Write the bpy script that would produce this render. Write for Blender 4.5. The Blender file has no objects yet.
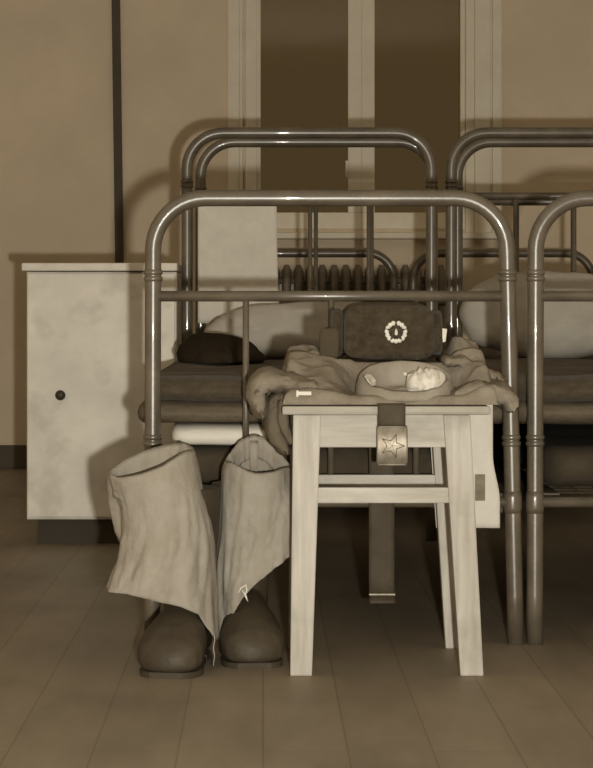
import bpy, bmesh, math, random
from mathutils import Vector, noise, Matrix

random.seed(7)
PI = math.pi
sc = bpy.context.scene
COL = sc.collection

# ------------------------------------------------------------------ camera geometry
F, VX, VY, CH = 2160.0, 263.0, 310.0, 0.675      # focal length (px), vanishing point, camera height


def W(px, py, y):
    """a point of the room seen at (px, py) and standing at depth y"""
    return Vector(((px - VX) * y / F, y, CH - (py - VY) * y / F))


def lerp(a, b, t): return a + (b - a) * t
def clamp(v, a=0.0, b=1.0): return max(a, min(b, v))
def sstep(a, b, v):
    t = clamp((v - a) / (b - a)); return t * t * (3 - 2 * t)
def interp(tab, v):
    """piecewise linear table [(key, value), ...]"""
    if v <= tab[0][0]: return tab[0][1]
    for (a, fa), (b, fb) in zip(tab, tab[1:]):
        if v <= b: return lerp(fa, fb, (v - a) / (b - a))
    return tab[-1][1]
def nz(x, y, z=0.0): return noise.noise(Vector((x, y, z)))


# ------------------------------------------------------------------ materials
def sep(v, tone=None):
    t = clamp(v / 0.45) if tone is None else tone
    r = v * 1.08
    return (min(r, .95), min(r * (.75 + .195 * t), .95), min(r * (.44 + .40 * t), .95), 1)


def mat(name, v, rough=.6, var=.15, scale=8.0, stretch=(1, 1, 1), bump=0.0, bscale=60.0, metal=0.0,
        spec=.35, spots=0.0, spot_scale=6.0, sheen=0.0, coat=0.0, tone=None):
    m = bpy.data.materials.new(name); m.use_nodes = True
    nt = m.node_tree; n = nt.nodes; l = nt.links
    b = n['Principled BSDF']
    tc = n.new('ShaderNodeTexCoord'); mp = n.new('ShaderNodeMapping')
    mp.inputs['Scale'].default_value = stretch
    l.new(tc.outputs['Object'], mp.inputs['Vector'])
    tx = n.new('ShaderNodeTexNoise'); tx.inputs['Scale'].default_value = scale
    tx.inputs['Detail'].default_value = 6; tx.inputs['Roughness'].default_value = .6
    l.new(mp.outputs['Vector'], tx.inputs['Vector'])
    cr = n.new('ShaderNodeValToRGB')
    cr.color_ramp.elements[0].position = .32; cr.color_ramp.elements[1].position = .68
    cr.color_ramp.elements[0].color = sep(v * (1 - var), tone); cr.color_ramp.elements[1].color = sep(v * (1 + var), tone)
    l.new(tx.outputs['Fac'], cr.inputs['Fac'])
    out = cr.outputs['Color']
    if spots:
        t2 = n.new('ShaderNodeTexNoise'); t2.inputs['Scale'].default_value = spot_scale; t2.inputs['Detail'].default_value = 4
        l.new(tc.outputs['Object'], t2.inputs['Vector'])
        r2 = n.new('ShaderNodeValToRGB'); r2.color_ramp.elements[0].position = .56; r2.color_ramp.elements[1].position = .7
        r2.color_ramp.elements[0].color = (0, 0, 0, 1); r2.color_ramp.elements[1].color = (spots, spots, spots, 1)
        l.new(t2.outputs['Fac'], r2.inputs['Fac'])
        mx = n.new('ShaderNodeMix'); mx.data_type = 'RGBA'
        l.new(r2.outputs['Color'], mx.inputs['Factor']); l.new(out, mx.inputs['A'])
        mx.inputs['B'].default_value = sep(v * .45, tone)
        out = mx.outputs['Result']
    l.new(out, b.inputs['Base Color'])
    b.inputs['Roughness'].default_value = rough; b.inputs['Metallic'].default_value = metal
    b.inputs['Specular IOR Level'].default_value = spec
    b.inputs['Sheen Weight'].default_value = sheen
    b.inputs['Coat Weight'].default_value = coat
    if bump:
        t3 = n.new('ShaderNodeTexNoise'); t3.inputs['Scale'].default_value = bscale; t3.inputs['Detail'].default_value = 5
        l.new(mp.outputs['Vector'], t3.inputs['Vector'])
        bp = n.new('ShaderNodeBump'); bp.inputs['Strength'].default_value = bump; bp.inputs['Distance'].default_value = .004
        l.new(t3.outputs['Fac'], bp.inputs['Height']); l.new(bp.outputs['Normal'], b.inputs['Normal'])
    return m


def floor_mat():
    m = mat('floor_boards', .27, .55, .2, 5, (1.0, .25, 1), bump=.15, bscale=30, spec=.3, spots=.3, spot_scale=2.5, tone=.38)
    nt = m.node_tree; n = nt.nodes; l = nt.links; b = n['Principled BSDF']
    src = b.inputs['Base Color'].links[0].from_socket
    tc = n.new('ShaderNodeTexCoord')
    br = n.new('ShaderNodeTexBrick'); br.inputs['Scale'].default_value = 1.0
    br.inputs['Brick Width'].default_value = 2.2; br.inputs['Row Height'].default_value = .13
    br.inputs['Mortar Size'].default_value = .002; br.inputs['Mortar Smooth'].default_value = .3
    br.inputs['Color1'].default_value = (1, 1, 1, 1); br.inputs['Color2'].default_value = (.93, .93, .93, 1)
    br.inputs['Mortar'].default_value = (.72, .72, .72, 1)
    mp = n.new('ShaderNodeMapping'); mp.inputs['Rotation'].default_value = (0, 0, PI / 2)
    l.new(tc.outputs['Object'], mp.inputs['Vector']); l.new(mp.outputs['Vector'], br.inputs['Vector'])
    mx = n.new('ShaderNodeMix'); mx.data_type = 'RGBA'; mx.blend_type = 'MULTIPLY'
    mx.inputs['Factor'].default_value = 1
    l.new(src, mx.inputs['A']); l.new(br.outputs['Color'], mx.inputs['B'])
    l.new(mx.outputs['Result'], b.inputs['Base Color'])
    return m


def glass_mat():
    m = bpy.data.materials.new('night_glass'); m.use_nodes = True
    nt = m.node_tree; n = nt.nodes; l = nt.links
    for x in list(n): n.remove(x)
    o = n.new('ShaderNodeOutputMaterial'); mx = n.new('ShaderNodeMixShader'); fr = n.new('ShaderNodeFresnel')
    fr.inputs['IOR'].default_value = 1.45
    t = n.new('ShaderNodeBsdfTransparent'); g = n.new('ShaderNodeBsdfGlossy'); g.inputs['Roughness'].default_value = .05
    t.inputs['Color'].default_value = (.86, .80, .66, 1)
    l.new(fr.outputs[0], mx.inputs[0]); l.new(t.outputs[0], mx.inputs[1]); l.new(g.outputs[0], mx.inputs[2])
    l.new(mx.outputs[0], o.inputs['Surface'])
    return m


M = dict(
    wall=mat('wall_paint', .76, .8, .08, 2.2, bump=.08, bscale=20, tone=.5),
    ceil=mat('ceiling_paint', .7, .9, .04, 2),
    floor=floor_mat(),
    trim=mat('window_paint', .88, .5, .06, 10, spec=.4, tone=.75),
    batten=mat('dark_batten', .10, .7, .1, 5),
    glass=glass_mat(),
    bedmetal=mat('bed_enamel', .115, .34, .25, 14, bump=.06, bscale=90, spec=.9, tone=.35, coat=.25),
    beddark=mat('bed_iron', .06, .55, .2, 10),
    wood=mat('stool_wood', .45, .55, .2, 7, (6, 6, .6), bump=.06, bscale=30, spots=.45, spot_scale=7),
    woodx=mat('stool_wood_cross', .45, .55, .2, 7, (.6, 6, 6), bump=.06, bscale=30, spots=.45, spot_scale=7),
    seat=mat('seat_wood', .38, .6, .2, 7, (.6, 6, 6), bump=.1, bscale=30, spots=.4, spot_scale=9),
    stand=mat('nightstand_paint', .76, .5, .12, 6, spots=.35, spot_scale=9, bump=.05, bscale=20),
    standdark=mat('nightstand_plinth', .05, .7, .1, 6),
    knob=mat('dark_knob', .05, .4, .1, 6),
    cloth=mat('footcloth', .345, .95, .12, 14, bump=.35, bscale=140, spec=.05, spots=.12, spot_scale=18),
    thread=mat('thread', .75, .9, .05, 10),
    leather=mat('boot_leather', .055, .55, .25, 16, bump=.35, bscale=60, spec=.3),
    sole=mat('boot_sole', .06, .7, .2, 14),
    khaki=mat('khaki_cotton', .235, .95, .22, 22, bump=.45, bscale=160, spec=.05),  # strong colour mottle: worn cotton, plus fold shading painted in
    collar=mat('collar_cotton', .31, .95, .16, 16, bump=.3, bscale=160, spec=.05),
    khakid=mat('khaki_dark', .15, .95, .15, 14, bump=.3, bscale=160, spec=.05),
    liner=mat('collar_liner', .74, .9, .06, 14, spec=.1),
    fur=mat('hat_fur', .058, 1.0, .3, 60, bump=.8, bscale=220, spec=.1, sheen=.15),
    hatcloth=mat('hat_cloth', .085, .95, .15, 20, bump=.3, bscale=140, spec=.1),
    badge=mat('badge_gilt', .72, .4, .15, 90, spec=.5),
    badged=mat('badge_enamel', .06, .35, .1, 30),
    starline=mat('star_line', .16, .5, .1, 30, metal=.4),
    brass=mat('brass', .27, .48, .25, 40, metal=.55, bump=.08, bscale=60),
    belt=mat('belt_leather', .075, .65, .2, 20, bump=.15, bscale=60, spec=.2),
    towel=mat('towel_linen', .66, .95, .06, 20, bump=.25, bscale=120, spec=.05),
    linen=mat('bed_linen', .72, .9, .06, 20, bump=.15, bscale=80, spec=.1),
    pillow=mat('pillow_linen', .43, .95, .08, 12, bump=.2, bscale=60, spec=.05),
    blanket=mat('grey_blanket', .085, 1.0, .2, 40, bump=.4, bscale=160, spec=.05, sheen=.1),
    stripe=mat('blanket_stripe', .14, 1.0, .15, 40, bump=.4, bscale=160, spec=.05),
    ticking=mat('mattress_ticking', .06, 1.0, .15, 20),
    dark=mat('dark_wool', .03, 1.0, .2, 30, bump=.4, bscale=120, spec=.05),
    stamp=mat('ink_stamp', .22, .95, .2, 60),
    radiator=mat('radiator_paint', .25, .5, .08, 10),
)


# ------------------------------------------------------------------ mesh helpers
def new(): return bmesh.new()


def box(bm, x0, x1, y0, y1, z0, z1, bev=0.0):
    r = bmesh.ops.create_cube(bm, size=1)
    vs = r['verts']
    for v in vs:
        v.co = Vector((lerp(x0, x1, v.co.x + .5), lerp(y0, y1, v.co.y + .5), lerp(z0, z1, v.co.z + .5)))
    if bev:
        es = {e for v in vs for e in v.link_edges}
        bmesh.ops.bevel(bm, geom=list(es), offset=bev, segments=2, affect='EDGES', profile=.6)


def prism8(bm, bot, top, bev=0.0):
    """hexahedron from 4 bottom and 4 top corners"""
    vs = [bm.verts.new(p) for p in list(bot) + list(top)]
    fs = [(3, 2, 1, 0), (4, 5, 6, 7), (0, 1, 5, 4), (1, 2, 6, 5), (2, 3, 7, 6), (3, 0, 4, 7)]
    for f in fs: bm.faces.new([vs[i] for i in f])
    if bev:
        es = {e for v in vs for e in v.link_edges}
        bmesh.ops.bevel(bm, geom=list(es), offset=bev, segments=2, affect='EDGES', profile=.6)


def loft(bm, rings, cap0=True, cap1=True, closed=True):
    rows = [[bm.verts.new(p) for p in r] for r in rings]
    n = len(rows[0])
    for a, b in zip(rows, rows[1:]):
        for i in range(n if closed else n - 1):
            j = (i + 1) % n
            bm.faces.new((a[i], a[j], b[j], b[i]))
    if closed and cap0: bm.faces.new(list(reversed(rows[0])))
    if closed and cap1: bm.faces.new(rows[-1])
    return rows


def tube(bm, pts, r, seg=14, cap=True):
    pts = [Vector(p) for p in pts]
    rings = []
    ref = None
    for i, p in enumerate(pts):
        t = (pts[min(i + 1, len(pts) - 1)] - pts[max(i - 1, 0)]).normalized()
        if ref is None:
            ref = Vector((0, 1, 0)) if abs(t.y) < .9 else Vector((1, 0, 0))
        u = (ref - t * ref.dot(t)).normalized(); ref = u
        w = t.cross(u)
        rr = r(i / (len(pts) - 1)) if callable(r) else r
        rings.append([p + (u * math.cos(a) + w * math.sin(a)) * rr for a in [2 * PI * k / seg for k in range(seg)]])
    loft(bm, rings, cap, cap)


def ring_at(bm, c, axis, r, h, seg=16):
    """short collar round a tube"""
    axis = Vector(axis).normalized(); c = Vector(c)
    prof = [(-h / 2, r * .88), (-h / 4, r), (h / 4, r), (h / 2, r * .88)]
    ref = Vector((0, 1, 0)) if abs(axis.y) < .9 else Vector((1, 0, 0))
    u = (ref - axis * ref.dot(axis)).normalized(); w = axis.cross(u)
    loft(bm, [[c + axis * d + (u * math.cos(2 * PI * k / seg) + w * math.sin(2 * PI * k / seg)) * q for k in range(seg)]
              for d, q in prof])


def link(o):
    COL.objects.link(o); return o


def obj(name, bm, m, parent=None, base=None, smooth=True, mods=()):
    """link a bmesh as one object; base is the world point its origin sits at"""
    if parent is not None:
        base = Vector(parent['_base'])
    base = Vector(base) if base is not None else Vector((0, 0, 0))
    bmesh.ops.recalc_face_normals(bm, faces=bm.faces)
    for v in bm.verts: v.co -= base
    me = bpy.data.meshes.new(name)
    bm.to_mesh(me); bm.free()
    me.materials.append(m)
    if smooth:
        for p in me.polygons: p.use_smooth = True
    o = link(bpy.data.objects.new(name, me))
    o['_base'] = tuple(base)
    if parent is not None: o.parent = parent
    else: o.location = base
    for k in mods:
        md = o.modifiers.new(k[0].lower(), k[0])
        for a, b in k[1].items(): setattr(md, a, b)
    return o


SUB = ('SUBSURF', dict(levels=1, render_levels=1))
def SOLID(t): return ('SOLIDIFY', dict(thickness=t, offset=0))
def FLAT(o):
    md = o.modifiers.new('split', 'EDGE_SPLIT'); md.split_angle = math.radians(35); return o


def thing(name, label, cat, base, group=None):
    o = link(bpy.data.objects.new(name, None)); o.empty_display_size = .05
    o.location = base; o['_base'] = tuple(base)
    return tag(o, label, cat, group)


def tag(o, label, cat, group=None):
    o['label'] = label; o['category'] = cat
    if group: o['group'] = group
    return o


def struct(name, bm, m, smooth=False):
    o = obj(name, bm, m, smooth=smooth); o['kind'] = 'structure'; return o


def dup(root, loc, rotz=0.0, label=None):
    r = root.copy(); link(r); r.location = loc; r.rotation_euler = (0, 0, rotz)
    if label: r['label'] = label
    for ch in list(root.children):
        c = ch.copy(); link(c); c.parent = r
        for g in list(ch.children):
            d = g.copy(); link(d); d.parent = c
    return r


# ------------------------------------------------------------------ room shell
YW = 9.2
XL, XR, YF, ZC = -2.6, 3.2, -1.2, 2.9
bm = new(); box(bm, XL, XR, YF, YW + .3, -.06, 0); struct('floor', bm, M['floor'])
bm = new(); box(bm, XL, XR, YF, YW + .3, ZC, ZC + .06); struct('ceiling', bm, M['ceil'])
bm = new(); box(bm, XL - .1, XL, YF, YW + .3, 0, ZC); struct('wall_left', bm, M['wall'])
bm = new(); box(bm, XR, XR + .1, YF, YW + .3, 0, ZC); struct('wall_right', bm, M['wall'])
WX0, WX1, WZ0, WZ1 = -.03, .86, 1.02, 2.45
bm = new()
box(bm, XL, WX0, YW, YW + .3, 0, ZC); box(bm, WX1, XR, YW, YW + .3, 0, ZC)
box(bm, WX0, WX1, YW, YW + .3, 0, WZ0); box(bm, WX0, WX1, YW, YW + .3, WZ1, ZC)
struct('wall_back', bm, M['wall'])
bm = new(); box(bm, XL, XR, YW - .02, YW, 0, .1, .004); struct('baseboard_back', bm, M['batten'])

# window: casing, frame, two sashes with one pane each, sill, latch
win = thing('window_1', 'dark night window with pale frame behind the beds', 'window', (.415, YW, 1.0))
win['kind'] = 'structure'
bm = new()
bm.free()
for x0, x1, d in ((-.150, -.100, .016), (-.100, -.085, .028), (-.075, -.028, .034), (-.085, -.075, .012),
                  (.862, .900, .014), (.900, .965, .030), (.965, .975, .012), (.975, 1.015, .024)):
    bm = new(); box(bm, x0, x1, YW - d, YW, .99, 2.56, .003); obj('casing', bm, M['trim'], win, smooth=False)
bm = new(); box(bm, -.15, 1.015, YW - .034, YW, 2.45, 2.56, .003)
obj('casing', bm, M['trim'], win, smooth=False)
for k, (x0, x1) in enumerate(((WX0, .420), (.420, WX1))):
    s = .055
    bm = new()
    inner = k == 0
    l0, l1 = (.02, .058) if inner else (.055, .02)
    box(bm, x0, x0 + l0, YW - .01, YW + .05, WZ0 + .07, WZ1 - .05, .003)
    box(bm, x1 - l1, x1, YW - .01, YW + .05, WZ0 + .07, WZ1 - .05, .003)
    box(bm, x0, x1, YW - .01, YW + .05, WZ0, WZ0 + .07, .003)
    box(bm, x0, x1, YW - .01, YW + .05, WZ1 - .05, WZ1, .003)
    sash = obj('sash', bm, M['trim'], win, smooth=False)
    bm = new(); box(bm, x0 + l0 - .004, x1 - l1 + .004, YW + .018, YW + .022, WZ0 + .06, WZ1 - .04)
    obj('pane', bm, M['glass'], sash, smooth=False)
bm = new(); box(bm, -.2, 1.06, YW - .11, YW + .02, .975, 1.002, .006)
obj('window_sill', bm, M['trim'], win, smooth=False)
bm = new(); box(bm, .350, .364, YW - .03, YW - .01, 1.24, 1.31, .003); box(bm, .353, .361, YW - .045, YW - .03, 1.235, 1.275, .003)
obj('latch', bm, M['badge'], win, smooth=False)

# dark batten on the wall at the left
bm = new()
p0, p1 = W(122.5, 300, YW), W(114, -20, YW)
prism8(bm, [(p0.x - .018, YW - .022, 0), (p0.x + .018, YW - .022, 0), (p0.x + .018, YW, 0), (p0.x - .018, YW, 0)],
       [(p1.x - .022, YW - .022, ZC), (p1.x + .014, YW - .022, ZC), (p1.x + .014, YW, ZC), (p1.x - .022, YW, ZC)], .003)
struct('trim_1', bm, M['batten'])

# radiator under the window
rad = thing('radiator', 'ribbed cast iron radiator on the wall under the dark window', 'radiator', (.35, YW - .09, 0))
for k in range(16):
    x = .0 + k * .05
    bm = new()
    rings = []
    for z, a, b in ((.16, .010, .03), (.18, .020, .055), (.24, .020, .06), (.28, .015, .05), (.72, .015, .05), (.78, .020, .06), (.84, .020, .055), (.865, .010, .03)):
        rings.append([Vector((x + a * math.cos(t), YW - .09 + b * math.sin(t), z)) for t in [2 * PI * q / 12 for q in range(12)]])
    loft(bm, rings); obj('section', bm, M['radiator'], rad)
for z in (.80, .22):
    bm = new(); tube(bm, [(-.05, YW - .09, z), (.80, YW - .09, z)], .016); obj('pipe', bm, M['radiator'], rad)
for x in (.05, .7):
    bm = new(); box(bm, x - .01, x + .01, YW - .12, YW - .06, 0, .17); obj('foot', bm, M['radiator'], rad, smooth=False)

# ------------------------------------------------------------------ beds
BW, BL = .3575, 1.955
def arch(h, r, flare_l, flare_r):
    pts = []
    for k in range(9):
        t = k / 8; pts.append((-BW - flare_l * (1 - t), 0, lerp(0, h - r, t)))
    for k in range(1, 10):
        a = PI / 2 * k / 10; pts.append((-BW + r - r * math.cos(a), 0, h - r + r * math.sin(a)))
    for k in range(9):
        pts.append((lerp(-BW + r, BW - r, k / 8), 0, h))
    for k in range(1, 10):
        a = PI / 2 * k / 10; pts.append((BW - r + r * math.sin(a), 0, h - r + r * math.cos(a)))
    for k in range(9):
        t = k / 8; pts.append((BW + flare_r * t, 0, lerp(h - r, 0, t)))
    return pts


def make_bed(label, base):
    b = thing('iron_bed', label, 'bed', base, 'iron barracks beds')
    bx, by, bz = base
    for y, h, hb, fl, fr in ((0, .901, .703, .002, .018), (BL, 1.193, 1.008, .0, .0)):
        nm = 'foot_frame' if y == 0 else 'head_frame'
        off = Vector((bx, by + y, 0))
        bm = new()
        tube(bm, [Vector(p) + off for p in arch(h, .105, fl, fr)], .0168)
        fo = obj(nm, bm, M['bedmetal'], b)
        bm = new(); tube(bm, [off + Vector((-BW, 0, hb)), off + Vector((0, 0, hb)), off + Vector((BW, 0, hb))], .0112)
        obj('crossbar', bm, M['bedmetal'], fo)
        bm = new(); tube(bm, [off + Vector((-BW - .002, .0, .287)), off + Vector((0, 0, .287)), off + Vector((BW + .012, 0, .287))], .011)
        obj('lower_bar', bm, M['bedmetal'], fo)
        for x in (-.170, .002, .174):
            bm = new(); tube(bm, [off + Vector((x, 0, .287)), off + Vector((x, 0, .5)), off + Vector((x, 0, hb))], .0068, 10)
            obj('rod', bm, M['bedmetal'], fo)
        for sx in (-1, 1):
            for z in ((hb + .035, hb + .048, .405, .418, .287) if y == 0 else (hb + .03, hb + .043, .405)):
                bm = new(); fx = (fl if sx < 0 else fr) * clamp(1 - z / (h - .105))
                ring_at(bm, off + Vector((sx * (BW + fx), 0, z)), (0, 0, 1), 0.0192, .011 if z > .3 else .045)
                obj('collar', bm, M['bedmetal'], fo)
    for sx in (-1, 1):
        bm = new()
        x0, x1 = (bx - BW + .01, bx - BW + .05) if sx < 0 else (bx + BW - .05, bx + BW - .01)
        box(bm, x0, x1, by + .01, by + BL - .01, .300, .304)
        xs = x0 if sx < 0 else x1
        box(bm, xs - .002, xs + .002, by + .01, by + BL - .01, .265, .304)
        obj('side_rail', bm, M['beddark'], b, smooth=False)
    bm = new()
    for k in range(14):
        x = bx + lerp(-BW + .05, BW - .05, k / 13)
        tube(bm, [(x, by + .03, .302), (x, by + BL / 2, .296), (x, by + BL - .03, .302)], .0025, 6)
    for k in range(26):
        y = by + lerp(.05, BL - .05, k / 25)
        tube(bm, [(bx - BW + .03, y, .302), (bx, y, .300), (bx + BW - .03, y, .302)], .0025, 6)
    obj('spring_mesh', bm, M['beddark'], b)
    return b


YB = 4.365
AX, BX, CX, DX = 0.1355, .9085, .165, .957
bedA = make_bed('grey tubular iron bed standing directly behind the wooden stool', (AX, YB, 0))
bedB = dup(bedA, (BX, YB, 0), 0, 'grey tubular iron bed at the right edge, beside the bed with the stool')
YC = YB + BL + .34 + BL
bedC = dup(bedA, (CX, YC, 0), PI, 'iron bed farther back, head to head with the bed behind the stool')
bedD = dup(bedA, (DX, YC, 0), PI, 'iron bed farther back at the right, head to head with the right edge bed')


def pad(bm, x0, x1, y0, y1, z0, z1, r=.03, sag=.0, nx=24, ny=24, wob=.004, seed=0):
    """soft rounded slab: rings round the slab in XZ, lofted along y"""
    rings = []
    for j in range(ny + 1):
        t = j / ny
        e = 1.0
        yy = lerp(y0, y1, t)
        d = min(yy - y0, y1 - yy)
        ins = 0 if d >= r else r - math.sqrt(max(r * r - (r - d) ** 2, 0))
        ring = []
        a0, a1, b0, b1 = x0 + ins, x1 - ins, z0 + ins * .8, z1 - ins * .8
        per = []
        rr = min(r, (b1 - b0) * .49)
        rr = max(rr, .002)
        for q in range(nx + 1): per.append((lerp(a0 + rr, a1 - rr, q / nx), b1))
        for q in range(1, 6): an = PI / 2 - PI * q / 6; per.append((a1 - rr + rr * math.cos(an), (b0 + b1) / 2 + (b1 - b0) / 2 * math.sin(an)))
        for q in range(nx + 1): per.append((lerp(a1 - rr, a0 + rr, q / nx), b0))
        for q in range(1, 6): an = -PI / 2 - PI * q / 6; per.append((a0 + rr + rr * math.cos(an), (b0 + b1) / 2 + (b1 - b0) / 2 * math.sin(an)))
        for (x, z) in per:
            w = wob * nz(x * 9 + seed, yy * 7, z * 9)
            ring.append(Vector((x + w, yy + wob * nz(x * 8, z * 8, seed + 3), z + w - sag * math.sin(PI * clamp((x - x0) / (x1 - x0))))))
        rings.append(ring)
    loft(bm, rings)


def bedding(x, y0, y1, where, sheet=True):
    bm = new(); pad(bm, x - .33, x + .33, y0 + .01, y1, .309, .392, .03, seed=x)
    tag(obj('mattress', bm, M['ticking'], base=(x, y0 + .01, .309)), 'thin dark mattress lying on ' + where, 'mattress', 'bed mattresses')
    if sheet:
        bm = new(); pad(bm, x - .325, x + .33, y0 + .005, y1, .394, .437, .012, seed=x + 5, wob=.003)
        tag(obj('bed_sheet', bm, M['linen'], base=(x, y0, .394)), 'white sheet folded flat under the blanket on ' + where, 'sheet')
    b = thing('blanket', 'dark wool blanket with paler lower fold on ' + where, 'blanket', (x, y0, .44), 'dark bed blankets')
    bm = new(); pad(bm, x - .395, x + .375, y0 + .0, y1, .440, .488, .022, seed=x + 9, wob=.006)
    obj('lower_fold', bm, M['stripe'], b)
    bm = new(); pad(bm, x - .385, x + .37, y0 + .012, y1, .482, .538, .024, seed=x + 19, wob=.006)
    obj('upper_fold', bm, M['blanket'], b)


bedding(AX, YB + .035, YB + BL - .175, 'the iron bed behind the stool')
bedding(BX, YB + .035, YB + BL - .175, 'the iron bed at the right edge', False)
bedding(CX, YC - BL + .06, YC - .04, 'the far middle bed', False)
bedding(DX, YC - BL + .06, YC - .04, 'the far right bed', False)


def pillow(label, cx, cy, z0, a, b, c, lean, roll, seed):
    """standing pillow, a half width, b half height, c half thickness"""
    bm = new(); N, K = 36, 20
    grid = {}
    for side in (1, -1):
        for i in range(N + 1):
            for j in range(K + 1):
                u, v = -1 + 2 * i / N, -1 + 2 * j / K
                if (abs(u) > .999 or abs(v) > .999) and side < 0:
                    grid[side, i, j] = grid[1, i, j]; continue
                x = a * u * (1 - .10 * (v * v)) * (1 - .04 * abs(v))
                z = b * v * (1 - .42 * abs(u) ** 2.6)
                th = c * (max(0, 1 - abs(u) ** 3.0) * max(0, 1 - abs(v) ** 2.6)) ** .5
                th *= 1 + .18 * nz(u * 3 + seed, v * 3, side)
                z += .010 * nz(u * 2.3, v * 2, seed)
                p = Vector((x, side * -th, z))
                p = Matrix.Rotation(roll, 3, 'Y') @ p
                p = Matrix.Rotation(lean, 3, 'X') @ p
                grid[side, i, j] = bm.verts.new(p + Vector((cx, cy, z0 + b * .95)))
    for side in (1, -1):
        for i in range(N):
            for j in range(K):
                q = [grid[side, i, j], grid[side, i + 1, j], grid[side, i + 1, j + 1], grid[side, i, j + 1]]
                bm.faces.new(q)
    tag(obj('pillow', bm, M['pillow'], base=(cx, cy, z0)), label, 'pillow', 'white bed pillows')


pillow('plump white pillow standing at the head of the bed behind the stool', .118, 6.06, .541, .285, .082, .075, math.radians(-12), math.radians(-3), 1)
pillow('white pillow standing at the head of the right edge bed', .80, 6.06, .541, .25, .128, .075, math.radians(-12), math.radians(0), 4)

# dark bundle on the blanket, left of the pillow
bm = new()
rings = []
for j in range(15):
    t = j / 14; yy = lerp(5.35, 5.75, t)
    e = math.sin(PI * clamp(t, .02, .98)) ** .5
    ring = []
    for k in range(28):
        a = 2 * PI * k / 28
        x, z = math.cos(a), math.sin(a)
        rad = 1 + .12 * nz(x * 2, z * 2, t * 3)
        ring.append(Vector((-.105 + .115 * e * x * rad, yy, .5435 + max(z, -.02) * .072 * e * rad * (1 - .25 * x))))
    rings.append(ring)
loft(bm, rings)
tag(obj('folded_coat', bm, M['dark'], base=(-.105, 5.55, .543)), 'black wool bundle lying on the blanket below the pillow', 'coat')

# towel on the head rail
tw = thing('face_towel', 'plain white towel hanging over the head rail above the pillow', 'towel', (-.076, YB + BL, .634))
bm = new()
yt, zt, rt = YB + BL, 1.008, .0145
N = 26
rows = []
prof = []
for k in range(13): prof.append((yt + rt, lerp(.74, zt, k / 12)))
for k in range(1, 8): prof.append((yt + rt * math.cos(PI * k / 8), zt + rt * math.sin(PI * k / 8)))
for k in range(20): prof.append((yt - rt - .006 * (k / 19), lerp(zt, .637, k / 19)))
for (y, z) in prof:
    row = []
    for i in range(N + 1):
        u = i / N
        x = lerp(-.190, .040, u)
        d = clamp((zt - z) / .38)
        x += .010 * d * d * (u - .5) * 2 * (1 if u > .5 else 0)
        w = .004 * d * math.sin(u * 11 + 1.2 * d) if y < yt else 0
        row.append(Vector((x, y - abs(w), z + .003 * nz(u * 4, 2) * d)))
    rows.append(row)
loft(bm, rows, closed=False)
obj('cloth', bm, M['towel'], tw, mods=(SOLID(.003),))

TY0 = YB - .0215
# foot towel with an ink stamp at the right of the stool, hanging from the bed
ft = thing('foot_towel', 'pale towel with a dark stamp, hanging behind the right stool leg', 'towel', (.42, TY0, .236))
bm = new(); rows = []
TY = YB - .0215
prof = [(YB + .105, .545), (YB + .08, .546), (YB + .055, .547), (YB + .035, .548), (YB + .012, .545), (YB - .008, .535), (TY, .515)]
prof += [(TY, lerp(.505, .237, k / 21)) for k in range(22)]
for j, (py_, z) in enumerate(prof):
    t = clamp((.505 - z) / .268)
    row = []
    for i in range(17):
        u = i / 16
        x = lerp(.330 + .018 * t, .462 + .014 * sstep(.45, .8, t), u)
        row.append(Vector((x, py_ - .002 * abs(math.sin(u * 7 + t)) * t, z)))
    rows.append(row)
loft(bm, rows, closed=False)
obj('cloth', bm, M['towel'], ft, mods=(SOLID(.004),))
bm = new(); box(bm, .426, .446, TY - .0065, TY - .0045, .292, .345, .0)
s_ = obj('stamp', bm, M['stamp'], ft, smooth=False); s_['label'] = 'dark ink stamp'

# ------------------------------------------------------------------ nightstand
NS = thing('nightstand', 'pale painted wooden nightstand left of the iron bed', 'nightstand', (-.455, 6.4, 0))
nx0, nx1, ny0, ny1 = -.68, -.249, 6.2, 6.62
bm = new(); box(bm, nx0, nx1, ny0 + .018, ny1, .072, .785, .003); obj('body', bm, M['stand'], NS, smooth=False)
bm = new(); box(bm, nx0 - .012, nx1 + .003, ny0 - .012, ny1, .787, .81, .005); obj('top', bm, M['stand'], NS, smooth=False)
bm = new(); box(bm, nx0 + .004, nx1 - .004, ny0, ny0 + .017, .080, .780, .003); dr = obj('door', bm, M['stand'], NS, smooth=False)
bm = new()
kc = W(61, 395, ny0)
loft(bm, [[Vector((kc.x + r * math.cos(a), ny0 - d, kc.z + r * math.sin(a))) for a in [2 * PI * q / 14 for q in range(14)]]
          for d, r in ((0, .008), (.010, .007), (.014, .014), (.022, .015), (.028, .009))])
obj('knob', bm, M['knob'], dr)
bm = new(); box(bm, nx0 + .03, nx1 - .03, ny0 + .04, ny1 - .03, 0, .072); obj('plinth', bm, M['standdark'], NS, smooth=False)

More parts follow.
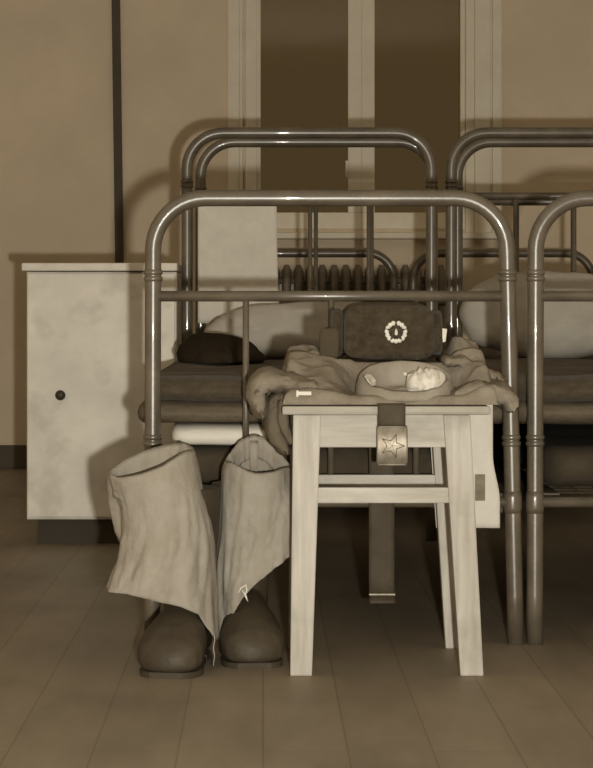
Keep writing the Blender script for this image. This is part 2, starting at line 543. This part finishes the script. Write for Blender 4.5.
# ------------------------------------------------------------------ stool
ST = thing('wooden_stool', 'pale wooden stool with splayed legs holding the folded uniform', 'stool', (.228, 4.16, 0))
SZ = .4985
bm = new(); box(bm, .035, .418, 3.962, 4.338, SZ - .016, SZ, .005); obj('seat', bm, M['seat'], ST, smooth=False)
FY, RY = 3.985, 4.305
legs = {
    ('l', FY): (.0555, .1070, .0500, .0905), ('r', FY): (.3330, .3825, .3640, .4070),
    ('l', RY): (.0555, .1070, .0500, .0905), ('r', RY): (.3330, .3825, .3640, .4070)}
for (s, y), (t0, t1, b0, b1) in legs.items():
    dy = .012 if y == FY else -.006
    yb0, yb1 = (y - .003, y + .026) if y == FY else (y - .001, y + .024)
    yt0, yt1 = (y, y + .032) if y == FY else (y - .012, y + .020)
    bm = new()
    prism8(bm, [(b0, yb0, 0), (b1, yb0, 0), (b1, yb1, 0), (b0, yb1, 0)],
           [(t0, yt0, SZ - .017), (t1, yt0, SZ - .017), (t1, yt1, SZ - .017), (t0, yt1, SZ - .017)], .003)
    obj('leg', bm, M['wood'], ST, smooth=False)
for y0, y1 in ((FY + .008, FY + .026), (RY - .004, RY + .014)):
    bm = new(); box(bm, .100, .340, y0, y1, .421, SZ - .017, .002); obj('apron', bm, M['woodx'], ST, smooth=False)
for x0, x1 in ((.070, .088), (.352, .370)):
    bm = new(); box(bm, x0, x1, FY + .03, RY - .01, .421, SZ - .017, .002); obj('apron', bm, M['wood'], ST, smooth=False)
for y0, y1 in ((FY + .006, FY + .024), (RY - .006, RY + .012)):
    bm = new(); box(bm, .094, .352, y0, y1, .318, .347, .002); obj('stretcher', bm, M['woodx'], ST, smooth=False)

# ------------------------------------------------------------------ belt hanging over the stool
BT = thing('waist_belt', 'dark leather belt with star buckle hanging over the stool', 'belt', (.235, 4.0, .42))
bxm, bw = .2355, .0255
bm = new()
prof = []
zt = SZ + .003
for k in range(10): prof.append((lerp(4.33, 3.962, k / 9), zt))
for k in range(1, 6): a = PI / 2 * k / 5; prof.append((3.962 - .004 * math.sin(a), zt - .004 + .004 * math.cos(a)))
for z in (.489, .480, .470, .462): prof.append((3.957, z))
for (dy) in (0,): pass
loft(bm, [[Vector((lerp(bxm - bw, bxm + bw, i / 6), y, z)) for i in range(7)] for (y, z) in prof], closed=False)
st_ = obj('strap', bm, M['belt'], BT, mods=(SOLID(.004),))
bm = new()
prof = [(4.33, zt)]
for k in range(1, 6): a = PI / 2 * k / 5; prof.append((4.338 + .006 * math.sin(a), zt - .006 + .006 * math.cos(a)))
for k in range(14): prof.append((4.3445, lerp(.47, .135, k / 13)))
for k in range(1, 8):
    t = k / 7; prof.append((4.3445 - .03 * t * t, .135 - .046 * t))
loft(bm, [[Vector((lerp(bxm + .003 - bw, bxm + .003 + bw, i / 6), y, z)) for i in range(7)] for (y, z) in prof], closed=False)
obj('tail', bm, M['belt'], BT, mods=(SOLID(.004),))
bm = new(); box(bm, bxm + .003 - bw - .001, bxm + .003 + bw + .001, 4.322, 4.3395, .1035, .1075, .001)
obj('end_tip', bm, M['brass'], BT, smooth=False)
# curved brass plate
bm = new()
zc, hh, hw, yc, rad = .4265, .0385, .0285, 3.951, .075
rows = []
for j in range(17):
    v = -1 + 2 * j / 16
    an = v * hh / rad
    for_row = []
    for i in range(13):
        u = -1 + 2 * i / 12
        cu = hw * u
        if abs(v) > .85: cu *= 1 - .06 * (abs(v) - .85) / .15
        for_row.append(Vector((bxm + .001 + cu, yc + rad * (1 - math.cos(an)), zc + rad * math.sin(an))))
    rows.append(for_row)
loft(bm, rows, closed=False)
pl = obj('buckle', bm, M['brass'], BT, mods=(SOLID(.003), ('BEVEL', dict(width=.0008, segments=2))))


def plate(u, v, lift=.0022):
    an = v * hh / rad
    return Vector((bxm + .001 + hw * u, yc + rad * (1 - math.cos(an)) - lift, zc + rad * math.sin(an)))


bm = new()
stp = []
for k in range(10):
    r = .0225 if k % 2 == 0 else .0095
    a = 2 * PI * k / 10 + 0.0
    stp.append((r * math.cos(a) / hw, r * math.sin(a) / hh))
path = []
for k in range(10):
    (u0, v0), (u1, v1) = stp[k], stp[(k + 1) % 10]
    tube(bm, [plate(lerp(u0, u1, t / 4), lerp(v0, v1, t / 4), .0016) for t in range(5)], .0009, 6)
for k in range(5):
    u0, v0 = stp[2 * k]
    tube(bm, [plate(u0 * t / 3, v0 * t / 3, .0012) for t in range(4)], .0005, 6)
obj('star', bm, M['starline'], pl)
bm = new()
for e in ((-.94, -.94, .94, -.94), (.94, -.94, .94, .94), (.94, .94, -.94, .94), (-.94, .94, -.94, -.94)):
    tube(bm, [plate(lerp(e[0], e[2], t / 10), lerp(e[1], e[3], t / 10), .0016) for t in range(11)], .0011, 6)
obj('rim', bm, M['brass'], pl)

# ------------------------------------------------------------------ clothes on the stool


def wr(x, y, k=1.0, seed=0.0):
    """wrinkle field"""
    wx = x + .02 * nz(x * 11 + seed, y * 11); wy = y + .03 * nz(x * 8, y * 9 + seed)
    a = 1 - abs(nz(wx * 9 + seed, wy * 24, seed)) * 2
    b = 1 - abs(nz(wx * 22, wy * 34 + seed, seed + 2)) * 2
    return k * (.010 * a + .0045 * b + .002 * nz(x * 60, y * 60, seed))


def heightpad(bm, x0, x1, y0, y1, zb, hfun, nx=90, ny=70, edge=.02, drop=0.0):
    g = {}
    for i in range(nx + 1):
        for j in range(ny + 1):
            x, y = lerp(x0, x1, i / nx), lerp(y0, y1, j / ny)
            d = min(x - x0, x1 - x, y - y0, y1 - y)
            e = math.sqrt(clamp(1 - (1 - clamp(d / edge)) ** 2))
            ox = .006 * nz(y * 14, 3.3, x0) * (1 - e); oy = .008 * nz(x * 16, 1.7, y0) * (1 - e)
            g[i, j] = (bm.verts.new((x + ox, y + oy, zb + .003 - drop * (1 - e) + max(.004, hfun(x, y)) * e)), bm.verts.new((x + ox * .5, y + oy * .5, zb - drop * sstep(.03, .012, d))))
    for i in range(nx):
        for j in range(ny):
            for s in (0, 1):
                bm.faces.new([g[i, j][s], g[i + 1, j][s], g[i + 1, j + 1][s], g[i, j + 1][s]])
    for i in range(nx):
        for j in (0, ny): bm.faces.new([g[i, j][0], g[i + 1, j][0], g[i + 1, j][1], g[i, j][1]])
    for j in range(ny):
        for i in (0, nx): bm.faces.new([g[i, j][0], g[i, j + 1][0], g[i, j + 1][1], g[i, j][1]])


def roll(bm, path, thick, y0, y1, seed=0, n=20, wob=.006):
    """fold of cloth: path in XZ with local thickness, extruded in depth with soft ends"""
    P = [Vector((p[0], 0, p[1])) for p in path]
    # resample smoothly (Catmull-Rom)
    pts = []
    for i in range(len(P) - 1):
        a, b, c, d = P[max(i - 1, 0)], P[i], P[i + 1], P[min(i + 2, len(P) - 1)]
        for k in range(8):
            t = k / 8
            pts.append(.5 * ((2 * b) + (c - a) * t + (2 * a - 5 * b + 4 * c - d) * t * t + (3 * b - a - 3 * c + d) * t ** 3))
    pts.append(P[-1])
    rings = []
    L = len(pts)
    for i, p in enumerate(pts):
        s = i / (L - 1)
        t = (pts[min(i + 1, L - 1)] - pts[max(i - 1, 0)]).normalized()
        nrm = Vector((-t.z, 0, t.x))
        th = interp(thick, s) / 2
        if s < .04 or s > .96: th *= .55
        ring = []
        for k in range(28):
            a = 2 * PI * k / 28
            ca, sa = math.cos(a), math.sin(a)
            yy = (y0 + y1) / 2 + (y1 - y0) / 2 * math.copysign(abs(ca) ** .55, ca)
            hh_ = th * math.copysign(abs(sa) ** .75, sa)
            q = p + nrm * hh_ + Vector((0, yy, 0))
            w = wob * nz(s * 7 + seed, ca * 2.2, sa * 1.5 + seed) + wob * .6 * nz(s * 16, ca * 4 + seed, sa * 3)
            q += nrm * w * (1 if sa > 0 else -1) + Vector((0, w * 1.2, 0))
            ring.append(q)
        rings.append(ring)
    loft(bm, rings)


def XZ(px, py, y=4.08):
    w = W(px, py, y); return (w.x, w.z)


BR = thing('folded_trousers', 'dark folded khaki trousers hanging over the left stool edge', 'trousers', (.2, 4.15, SZ + .006))
bm = new()
heightpad(bm, .060, .405, 4.02, 4.315, SZ + .006, lambda x, y: .005 + .2 * wr(x, y, .6, 5.5), 70, 50, .015)
obj('folded_body', bm, M['khakid'], BR)
bm = new()
roll(bm, [XZ(306, 399), XZ(288, 397), XZ(276, 403), XZ(274, 422), XZ(279, 440), XZ(289, 453)],
     [(0, .022), (.3, .034), (.55, .042), (.8, .040), (1, .022)], 4.045, 4.23, 3.0)
obj('hanging_leg', bm, M['khakid'], BR)
bm = new()
roll(bm, [XZ(283, 400, 4.03), XZ(283, 418, 4.03), XZ(287, 434, 4.03), XZ(293, 444, 4.03)],
     [(0, .02), (.4, .026), (1, .012)], 4.035, 4.10, 6.0, wob=.003)
obj('pocket_flap', bm, M['khakid'], BR)

TU = thing('army_tunic', 'crumpled light khaki tunic folded on the stool with standing collar', 'tunic', (.24, 4.15, SZ + .03))


def tunic_h(x, y):
    h = lerp(.006, .064, sstep(3.975, 4.22, y))
    k = lerp(.5, 1.0, sstep(3.97, 4.08, y))
    wx = x + .03 * nz(x * 8, y * 6, 2); wy = y + .04 * nz(x * 6, y * 7, 5)
    big = 1 - 2.2 * abs(nz(wx * 5 + 3.1, wy * 15 + 1.7, .4))
    h += k * (.017 * big) + wr(x, y, 1.1 * k, 1.3)
    h += .024 * math.exp(-(((x - .385) / .035) ** 2 + ((y - 4.24) / .05) ** 2))
    h += .014 * math.exp(-(((x - .105) / .05) ** 2 + ((y - 4.2) / .05) ** 2))
    m = sstep(.150, .094, math.hypot(x - .2665, (max(y, 4.06) - 4.06) * 1.1))
    h = lerp(h, .003, m)
    m = sstep(4.14, 4.17, y) * sstep(.10, .135, x) * sstep(.375, .345, x)
    h = lerp(h, .060 + .15 * wr(x, y, 1, 1.3), m)
    return max(h, .004)


bm = new(); heightpad(bm, .038, .434, 3.974, 4.33, SZ + .012, tunic_h, 130, 110, .016, drop=.010)
obj('body', bm, M['khaki'], TU)
bm = new()   # left sleeve rolling over the seat edge
roll(bm, [XZ(316, 386), XZ(297, 383), XZ(279, 381), XZ(264, 381), XZ(258, 392), XZ(260, 409), XZ(264, 417)],
     [(0, .024), (.3, .036), (.5, .050), (.7, .040), (.88, .024), (1, .010)], 4.00, 4.17, 1.0, wob=.007)
obj('sleeve', bm, M['khaki'], TU)
bm = new()
roll(bm, [XZ(330, 366, 4.2), XZ(312, 366, 4.2), XZ(296, 369, 4.2), XZ(288, 378, 4.2)],
     [(0, .020), (.4, .040), (.8, .040), (1, .02)], 4.13, 4.29, 11.0, wob=.007)
obj('shoulder_fold', bm, M['khaki'], TU)
bm = new()   # right sleeve drooping over the right edge
roll(bm, [XZ(448, 394), XZ(470, 389), XZ(490, 390), XZ(504, 397), XZ(509, 410)],
     [(0, .014), (.3, .034), (.6, .040), (.85, .036), (1, .02)], 3.99, 4.14, 2.0, wob=.008)
obj('sleeve', bm, M['khaki'], TU)
bm = new()
roll(bm, [XZ(440, 362, 4.2), XZ(458, 361, 4.2), XZ(474, 371, 4.2), XZ(492, 377, 4.2), XZ(502, 386, 4.2)],
     [(0, .016), (.3, .036), (.6, .034), (1, .018)], 4.12, 4.30, 8.0, wob=.008)
obj('shoulder_fold', bm, M['khaki'], TU)
# collar: standing ring, tilted towards the front
CX0, CY0, CZ0 = .2665, 4.051, SZ + .014


def cpt(r, a, t, dep=.88, dz=0.0):
    """point of the standing collar: r radius, a angle, t 0 at the base and 1 at the tilted rim"""
    ca, sa = math.cos(a), math.sin(a)
    rr = r * (1 + .020 * nz(ca * 2, sa * 2, t * .6) + .006 * nz(ca * 6, sa * 6, t))
    top = .5505 + .0265 * sa + .003 * nz(ca * 2.5, sa * 2.5, 4)
    base = CZ0 - .006 + .010 * max(sa, 0)
    return Vector((CX0 + rr * ca, CY0 + dep * rr * sa, lerp(base, top, t) + dz))


def cring(r, t, n=64): return [cpt(r, 2 * PI * q / n, t) for q in range(n)]


bm = new()
loft(bm, [cring(.087, -.05), cring(.091, .06), cring(.0925, .3), cring(.0905, .6), cring(.087, .9), cring(.0845, 1.0), cring(.081, 1.02),
          cring(.0775, .98), cring(.075, .8), cring(.072, .5), cring(.069, .32), cring(.060, .24), cring(.03, .22), cring(.006, .22)])
co = obj('collar', bm, M['collar'], TU)
for a0, a1, t0, t1 in ((PI * -.20, PI * .33, .42, 1.0), (PI * .80, PI * 1.20, .42, .97)):
    bm = new()
    rows = []
    for j in range(9):
        t = j / 8; row = []
        for i in range(17):
            a = lerp(a0, a1, i / 16)
            e = math.sin(PI * clamp(i / 16, .02, .98)) ** .5
            bul = math.sin(PI * t) * (.012 if a0 < 0 else .004)
            row.append(cpt(lerp(.066, .0765, t) - bul - .002 + .004 * nz(a * 5, t * 4), a, lerp(t0, lerp(t0, t1, .3 + .7 * e), t)))
        rows.append(row)
    loft(bm, rows, closed=False)
    li = obj('collar_liner', bm, M['liner'], co, mods=(SOLID(.0025),)); li['label'] = 'white collar liner'
cc = Vector((CX0, CY0, CZ0 + .022)); tilt = Matrix.Rotation(math.radians(14), 3, 'X')
bm = new()   # balled end of the liner lying inside the collar on the right
rings = []
for j in range(23):
    t = -1 + 2 * j / 22
    e = max(1 - t ** 4, .0004) ** .5
    rings.append([cc + tilt @ Vector((.034 + .032 * t, .008 + .036 * e * math.cos(a) * (1 + .30 * nz(t * 2.5, math.cos(a) * 2.2, math.sin(a) * 2.2)),
                                      .004 + .021 * e * math.sin(a) * (1 + .5 * nz(t * 3 + 5, math.cos(a) * 3, math.sin(a) * 3)) + .006 * t + .006 * nz(t * 5, math.cos(a) * 4, 2))) for a in [2 * PI * q / 32 for q in range(32)]])
loft(bm, rings); obj('liner_end', bm, M['liner'], co)
bm = new(); bmesh.ops.create_uvsphere(bm, u_segments=10, v_segments=8, radius=.004)
q = cpt(.070, PI * .48, .6)
for v in bm.verts: v.co += q
obj('stud', bm, M['badge'], co)
bm = new()
a = W(296, 393, 4.0); b_ = W(311, 394, 4.0)
box(bm, a.x, b_.x, 3.968, 3.974, a.z - .003, a.z + .004, .001); box(bm, a.x, a.x + .004, 3.967, 3.974, a.z - .006, a.z + .006, .001)
lb = obj('lapel_bar', bm, M['liner'], TU, smooth=False)

# ------------------------------------------------------------------ fur hat
HX, HY, HZ = .2415, 4.20, .583
HT = thing('fur_hat', 'dark fur hat with a wreath badge standing on the tunic', 'hat', (HX, HY + .06, HZ))


def sq(bm, cx, cy, cz, a, b, c, e1=.45, e2=.5, n1=22, n2=36, top=1.0, wob=.003, seed=0):
    """superellipsoid block (a, b, c half sizes)"""
    rings = []
    for j in range(n1 + 1):
        f = -PI / 2 + PI * j / n1
        cf, sf = math.cos(f), math.sin(f)
        cf = max(cf, .02)
        zz = c * math.copysign(abs(sf) ** e1, sf)
        k = cf ** e1 * lerp(1.0, top, (sf + 1) / 2)
        ring = []
        for q in range(n2):
            t = 2 * PI * q / n2
            ct, st = math.cos(t), math.sin(t)
            x = a * k * math.copysign(abs(ct) ** e2, ct); y = b * k * math.copysign(abs(st) ** e2, st)
            w = wob * nz(ct * 3 + seed, st * 3, sf * 3)
            ring.append(Vector((cx + x * (1 + w * 8), cy + y * (1 + w * 8), cz + zz + w)))
        rings.append(ring)
    loft(bm, rings)


bm = new(); sq(bm, HX, HY + .055, HZ + .054, .098, .078, .054, .5, .6, top=.92, seed=2); obj('crown', bm, M['hatcloth'], HT)
bm = new(); sq(bm, HX + .002, HY - .030, HZ + .050, .091, .016, .051, .35, .4, top=.93, seed=3); fl = obj('front_flap', bm, M['fur'], HT)
bm = new(); sq(bm, HX - .098, HY + .045, HZ + .048, .014, .060, .046, .5, .5, seed=5); obj('side_flap', bm, M['fur'], HT)
bm = new(); sq(bm, HX + .097, HY + .045, HZ + .048, .012, .060, .044, .5, .5, seed=6); obj('side_flap', bm, M['fur'], HT)
bm = new(); sq(bm, HX - .113, HY - .012, HZ + .028, .019, .008, .029, .35, .35, seed=8); obj('ear_flap', bm, M['hatcloth'], HT)
bm = new()
a = Vector((HX + .108, HY - .005, HZ + .033))
prism8(bm, [a + Vector((.0, -.001, -.004)), a + Vector((.005, -.001, -.002)), a + Vector((.005, .002, -.002)), a + Vector((.0, .002, -.004))],
       [a + Vector((-.004, -.001, .024)), a + Vector((.008, -.001, .022)), a + Vector((.008, .002, .022)), a + Vector((-.004, .002, .024))])
t_ = obj('ear_tape', bm, M['liner'], HT, smooth=False); t_['label'] = 'white tape end'
# badge: gilt wreath open at the top, dark star, pale centre
bc = W(396, 332, HY - .047); by_ = HY - .0475
bm = new()
for k in range(15):
    a = PI / 2 + .30 + (2 * PI - .60) * k / 14
    r = .0175
    c = Vector((bc.x + r * math.cos(a), by_, bc.z + r * math.sin(a)))
    v0 = len(bm.verts)
    s = bmesh.ops.create_uvsphere(bm, u_segments=8, v_segments=6, radius=.0048)
    for v in s['verts']:
        v.co = Vector((v.co.x, v.co.y * .5, v.co.z)); v.co += c
tube(bm, [(bc.x + .0175 * math.cos(PI / 2 + .3 + (2 * PI - .6) * k / 24), by_, bc.z + .0175 * math.sin(PI / 2 + .3 + (2 * PI - .6) * k / 24)) for k in range(25)], .0028, 8)
bd = obj('badge_wreath', bm, M['badge'], fl)
bm = new()
front = []; back = []
for k in range(10):
    r = .0205 if k % 2 == 0 else .0080
    a = PI / 2 + 2 * PI * k / 10
    front.append(Vector((bc.x + r * math.cos(a), by_ - .0035, bc.z + r * math.sin(a)))); back.append(front[-1] + Vector((0, .003, 0)))
tip = bm.verts.new((bc.x, by_ - .0065, bc.z)); fv = [bm.verts.new(p) for p in front]; bv = [bm.verts.new(p) for p in back]
for k in range(10):
    j = (k + 1) % 10
    bm.faces.new((fv[k], fv[j], tip)); bm.faces.new((fv[k], bv[k], bv[j], fv[j]))
bm.faces.new(bv)
so = obj('badge_star', bm, M['badged'], bd, smooth=False) if False else obj('badge_star', bm, M['badged'], fl, smooth=False)
bm = new(); sq(bm, bc.x, by_ - .0065, bc.z + .0, .0042, .003, .0065, .9, .9, 8, 12, top=.4, wob=0); obj('badge_centre', bm, M['badge'], fl)

# ------------------------------------------------------------------ boots with footcloths


def make_boot(label, bx, ytoe, ang, group):
    t = thing('leather_boot', label, 'boot', (bx, ytoe + .2, 0), group)
    R = Matrix.Rotation(ang, 3, 'Z'); piv = Vector((bx, ytoe + .2, 0))
    def T(p): return R @ Vector(p) + piv
    heel = .090
    # foot sections: distance from heel, half width, z bottom, z top
    secs = [(.0, .018, .02, .075), (.008, .034, .014, .10), (.04, .043, .011, .125), (.09, .044, .011, .135), (.14, .049, .010, .128),
            (.18, .056, .008, .116), (.22, .063, .007, .102), (.25, .062, .007, .088), (.272, .053, .007, .072), (.286, .034, .012, .052), (.292, .012, .016, .040)]
    bm = new(); rings = []
    for (d, w, z0, z1) in secs:
        ring = []
        for k in range(24):
            a = 2 * PI * k / 24
            ca, sa = math.cos(a), math.sin(a)
            zc_, zh = (z0 + z1) / 2, (z1 - z0) / 2
            wx = w * (1 - .30 * max(sa, 0))
            ring.append(T((wx * math.copysign(abs(ca) ** .7, ca) + .004 * nz(d * 20, a), heel - d, zc_ + zh * math.copysign(abs(sa) ** (.7 if sa > 0 else .45), sa) + .003 * nz(d * 30, ca * 3, sa * 3))))
        rings.append(ring)
    loft(bm, rings)
    # shaft
    rings = []
    for z, r, cy in ((.05, .050, .030), (.10, .053, .028), (.14, .054, .022), (.19, .058, .014), (.25, .066, .008), (.31, .070, .006), (.335, .071, .006)):
        ring = []
        for k in range(24):
            a = 2 * PI * k / 24
            rr = r * (1 + .05 * nz(math.cos(a) * 2, math.sin(a) * 2, z * 22))
            ring.append(T((rr * .92 * math.cos(a), cy + rr * math.sin(a), z)))
        rings.append(ring)
    loft(bm, rings)
    obj('upper', bm, M['leather'], t, mods=(('REMESH', dict(mode='VOXEL', voxel_size=.005, use_smooth_shade=True)),
                                            ('SMOOTH', dict(iterations=4, factor=.5))))
    def outline(d0, d1, grow=-.005):
        pts = []
        ds = [d0 + (d1 - d0) * k / 16 for k in range(17)]
        tabw = [(s[0], s[1]) for s in secs]
        for d in ds: pts.append((interp(tabw, d) + grow, heel - d))
        for d in reversed(ds): pts.append((-interp(tabw, d) - grow, heel - d))
        return pts
    for nm, d0, d1, z0, z1 in (('sole', .09, .284, .0, .011), ('heel', .0, .085, .0, .013)):
        pts = outline(d0, d1)
        bm = new()
        loft(bm, [[T((x, y, z)) for (x, y) in pts] for z in (z0, z1)])
        FLAT(obj(nm, bm, M['sole'], t))
    return t


def footcloth(label, left, leftf, right, rim_back, rim_front, bottom, yc, dfront, dback, zback, seed, inner=.045):
    """cloth wrapped round a boot top: left/right silhouettes as tables y->x, rims and hem as tables x->y"""
    N, K = 110, 48
    bm = new()
    rings = []
    cols = []
    for i in range(N):
        a = 2 * PI * i / N
        ca, sa = math.cos(a), math.sin(a)          # sa < 0 is the front
        cols.append((ca, sa))
    def X(py, ca, sa=1): return lerp(lerp(interp(left, py), interp(leftf, py), sstep(.02, -.10, sa)), interp(right, py), (1 + ca) / 2)
    def rim(ca, sa):
        py = 470
        for _ in range(3):
            x = X(py, ca, sa)
            f, b = interp(rim_front, x), interp(rim_back, x)
            py = lerp(f, b, (sa + 1) / 2)
        return py
    def hem(ca, sa):
        py = 590
        for _ in range(12):
            x = X(py, ca, sa); py = lerp(py, interp(bottom, x), .6)
        return py if sa < .15 else lerp(py, min(py, zback), sstep(.15, .5, sa))
    s = F / yc
    # inside of the rim first, then over the rim and down
    for k in range(-6, K + 1):
        ring = []
        for (ca, sa) in cols:
            r, h = rim(ca, sa), hem(ca, sa)
            if k < 0:
                py = r + inner * s * (-k / 6); shr = 1 - .07 * min(1, -k / 2) - .04 * (-k / 6)
                ex = .0
            else:
                py = lerp(r, h, k / K); shr = 1.0 if k else .985; ex = 0
            pq = r + (py - r) if k >= 0 else r
            x = X(pq, ca, sa)
            xm = (interp(left, pq) + interp(right, pq)) / 2
            x = xm + (x - xm) * shr
            t = clamp(k / K)
            d = (dfront if sa < 0 else dback)
            dd = interp(d, t) * shr
            yy = yc + dd * math.copysign(abs(sa) ** .9, sa)
            z = CH - (py - VY) / s
            w = .0045 * nz(ca * 3 + seed, sa * 3, t * 2.2) + .003 * nz(ca * 7 + t * 3, sa * 7, seed + t * 4) + .0012 * nz(ca * 22, sa * 22, t * 18)
            rg = 1 - 2 * abs(nz(ca * 2.6 + t * 1.3 + seed, sa * 2.6 + t * .8, t * 1.6 + seed))
            w += .0018 * max(0, rg) ** 3
            w *= (.4 + t)
            ring.append(Vector(((x - VX) / s + w * ca, yy + w * 1.6 * sa, z)))
        rings.append(ring)
    loft(bm, rings, cap0=False, cap1=False)
    return bm


B1Y, B2Y = 4.115, 4.215
make_boot('black leather boot, left one of the pair beside the stool', -.147, 3.945, math.radians(-9), 'pair of boots')
make_boot('black leather boot nearest the left stool leg', -.036, 4.055, math.radians(6), 'pair of boots')

bm = footcloth('', [(440, 112), (472, 108), (500, 109), (533, 116), (545, 122), (588, 122), (640, 122)],
               [(440, 112), (470, 108), (485, 112), (505, 120), (533, 122), (560, 116), (588, 107), (640, 103)],
               [(440, 192), (452, 195), (500, 205), (522, 211), (545, 214), (600, 216), (640, 217)],
               [(108, 470), (120, 461), (140, 454), (165, 447), (182, 443), (195, 448)],
               [(108, 474), (118, 479), (140, 472), (165, 463), (186, 452), (195, 450)],
               [(104, 588), (130, 588), (150, 592), (183, 600), (200, 609), (207, 622), (214, 638), (218, 640)],
               B1Y, [(0, .080), (.5, .088), (1, .104)], [(0, .080), (1, .085)], 560, 1.0)
fc1 = thing('footcloth', 'pale cotton footcloth wrapped over the left boot, hem flaring left', 'footcloth', (-.2, B1Y, .4), 'footcloths on the boots')
obj('cloth', bm, M['cloth'], fc1, mods=(SOLID(.0025),))
bm = new()
a = W(214, 636, B1Y - .1)
tube(bm, [a + Vector((.0012 * math.sin(k * 1.3), .004 * math.sin(k * .9), -k * .0062)) for k in range(10)], .0011, 6)
obj('loose_thread', bm, M['cloth'], fc1)

bm = footcloth('', [(436, 232), (455, 227), (470, 222), (500, 220), (530, 218), (560, 217), (640, 216)],
               [(436, 232), (455, 227), (470, 222), (500, 220), (530, 218), (560, 217), (640, 216)],
               [(436, 275), (450, 283), (466, 290), (500, 295), (545, 298), (640, 298)],
               [(222, 462), (229, 450), (240, 440), (255, 437), (270, 439), (282, 450), (291, 466)],
               [(222, 464), (232, 464), (254, 470), (275, 471), (291, 468)],
               [(215, 640), (218, 636), (226, 620), (233, 610), (243, 592), (255, 578), (275, 562), (292, 550), (300, 545)],
               B2Y, [(0, .080), (.5, .084), (1, .10)], [(0, .075), (1, .075)], 560, 4.0)
fc2 = thing('footcloth', 'pale cotton footcloth over the right boot, hem cut steeply up toward the stool', 'footcloth', (-.02, B2Y, .4), 'footcloths on the boots')
obj('cloth', bm, M['cloth'], fc2, mods=(SOLID(.0025),))
bm = new()
yt_ = B2Y - .102
tube(bm, [W(238, 593, yt_), W(241, 588, yt_), W(246, 585, yt_), W(247, 590, yt_ - .004), W(245, 596, yt_ - .006), W(248, 601, yt_ - .006), W(246, 596, yt_ - .008), W(242, 590, yt_ - .004)], .0015, 8)
o_ = obj('white_thread', bm, M['thread'], fc2); o_['label'] = 'white knotted thread'
bm = new()
prof = [W(254, 441, B2Y + .068), W(254, 446, B2Y + .062), W(254, 458, B2Y + .056), W(254, 472, B2Y + .052)]
loft(bm, [[p + Vector((.008 * (i / 3 - .5) * 2, 0, 0)) for i in range(4)] for p in prof], closed=False)
obj('pull_loop', bm, M['cloth'], fc2, mods=(SOLID(.003),))

# ------------------------------------------------------------------ light: camera flash, ambient world fill added to lift the shadows
fl_ = bpy.data.lights.new('flash', 'AREA'); fl_.shape = 'DISK'; fl_.size = .045; fl_.energy = 122
fl_.color = (1, .955, .84)
lo = link(bpy.data.objects.new('flash', fl_)); lo.location = (.115, .02, CH - .085)
lo.rotation_euler = (math.radians(90), 0, 0)

w = bpy.data.worlds.new('night'); sc.world = w; w.use_nodes = True
bg = w.node_tree.nodes['Background']; bg.inputs['Color'].default_value = (1, .74, .43, 1); bg.inputs['Strength'].default_value = .083

cam = bpy.data.cameras.new('camera'); cam.sensor_fit = 'HORIZONTAL'; cam.sensor_width = 36
cam.lens = 36 * F / 593
cam.shift_x = (296.5 - VX) / 593; cam.shift_y = -(384 - VY) / 593
cam.clip_start = .05
co_ = link(bpy.data.objects.new('camera', cam)); co_.location = (0, 0, CH); co_.rotation_euler = (PI / 2, 0, 0)
sc.camera = co_
for o in bpy.data.objects:
    if '_base' in o: del o['_base']
sc.view_settings.view_transform = 'Standard'; sc.view_settings.look = 'None'
sc.view_settings.exposure = 0; sc.view_settings.gamma = 1
sc.view_settings.use_curve_mapping = False
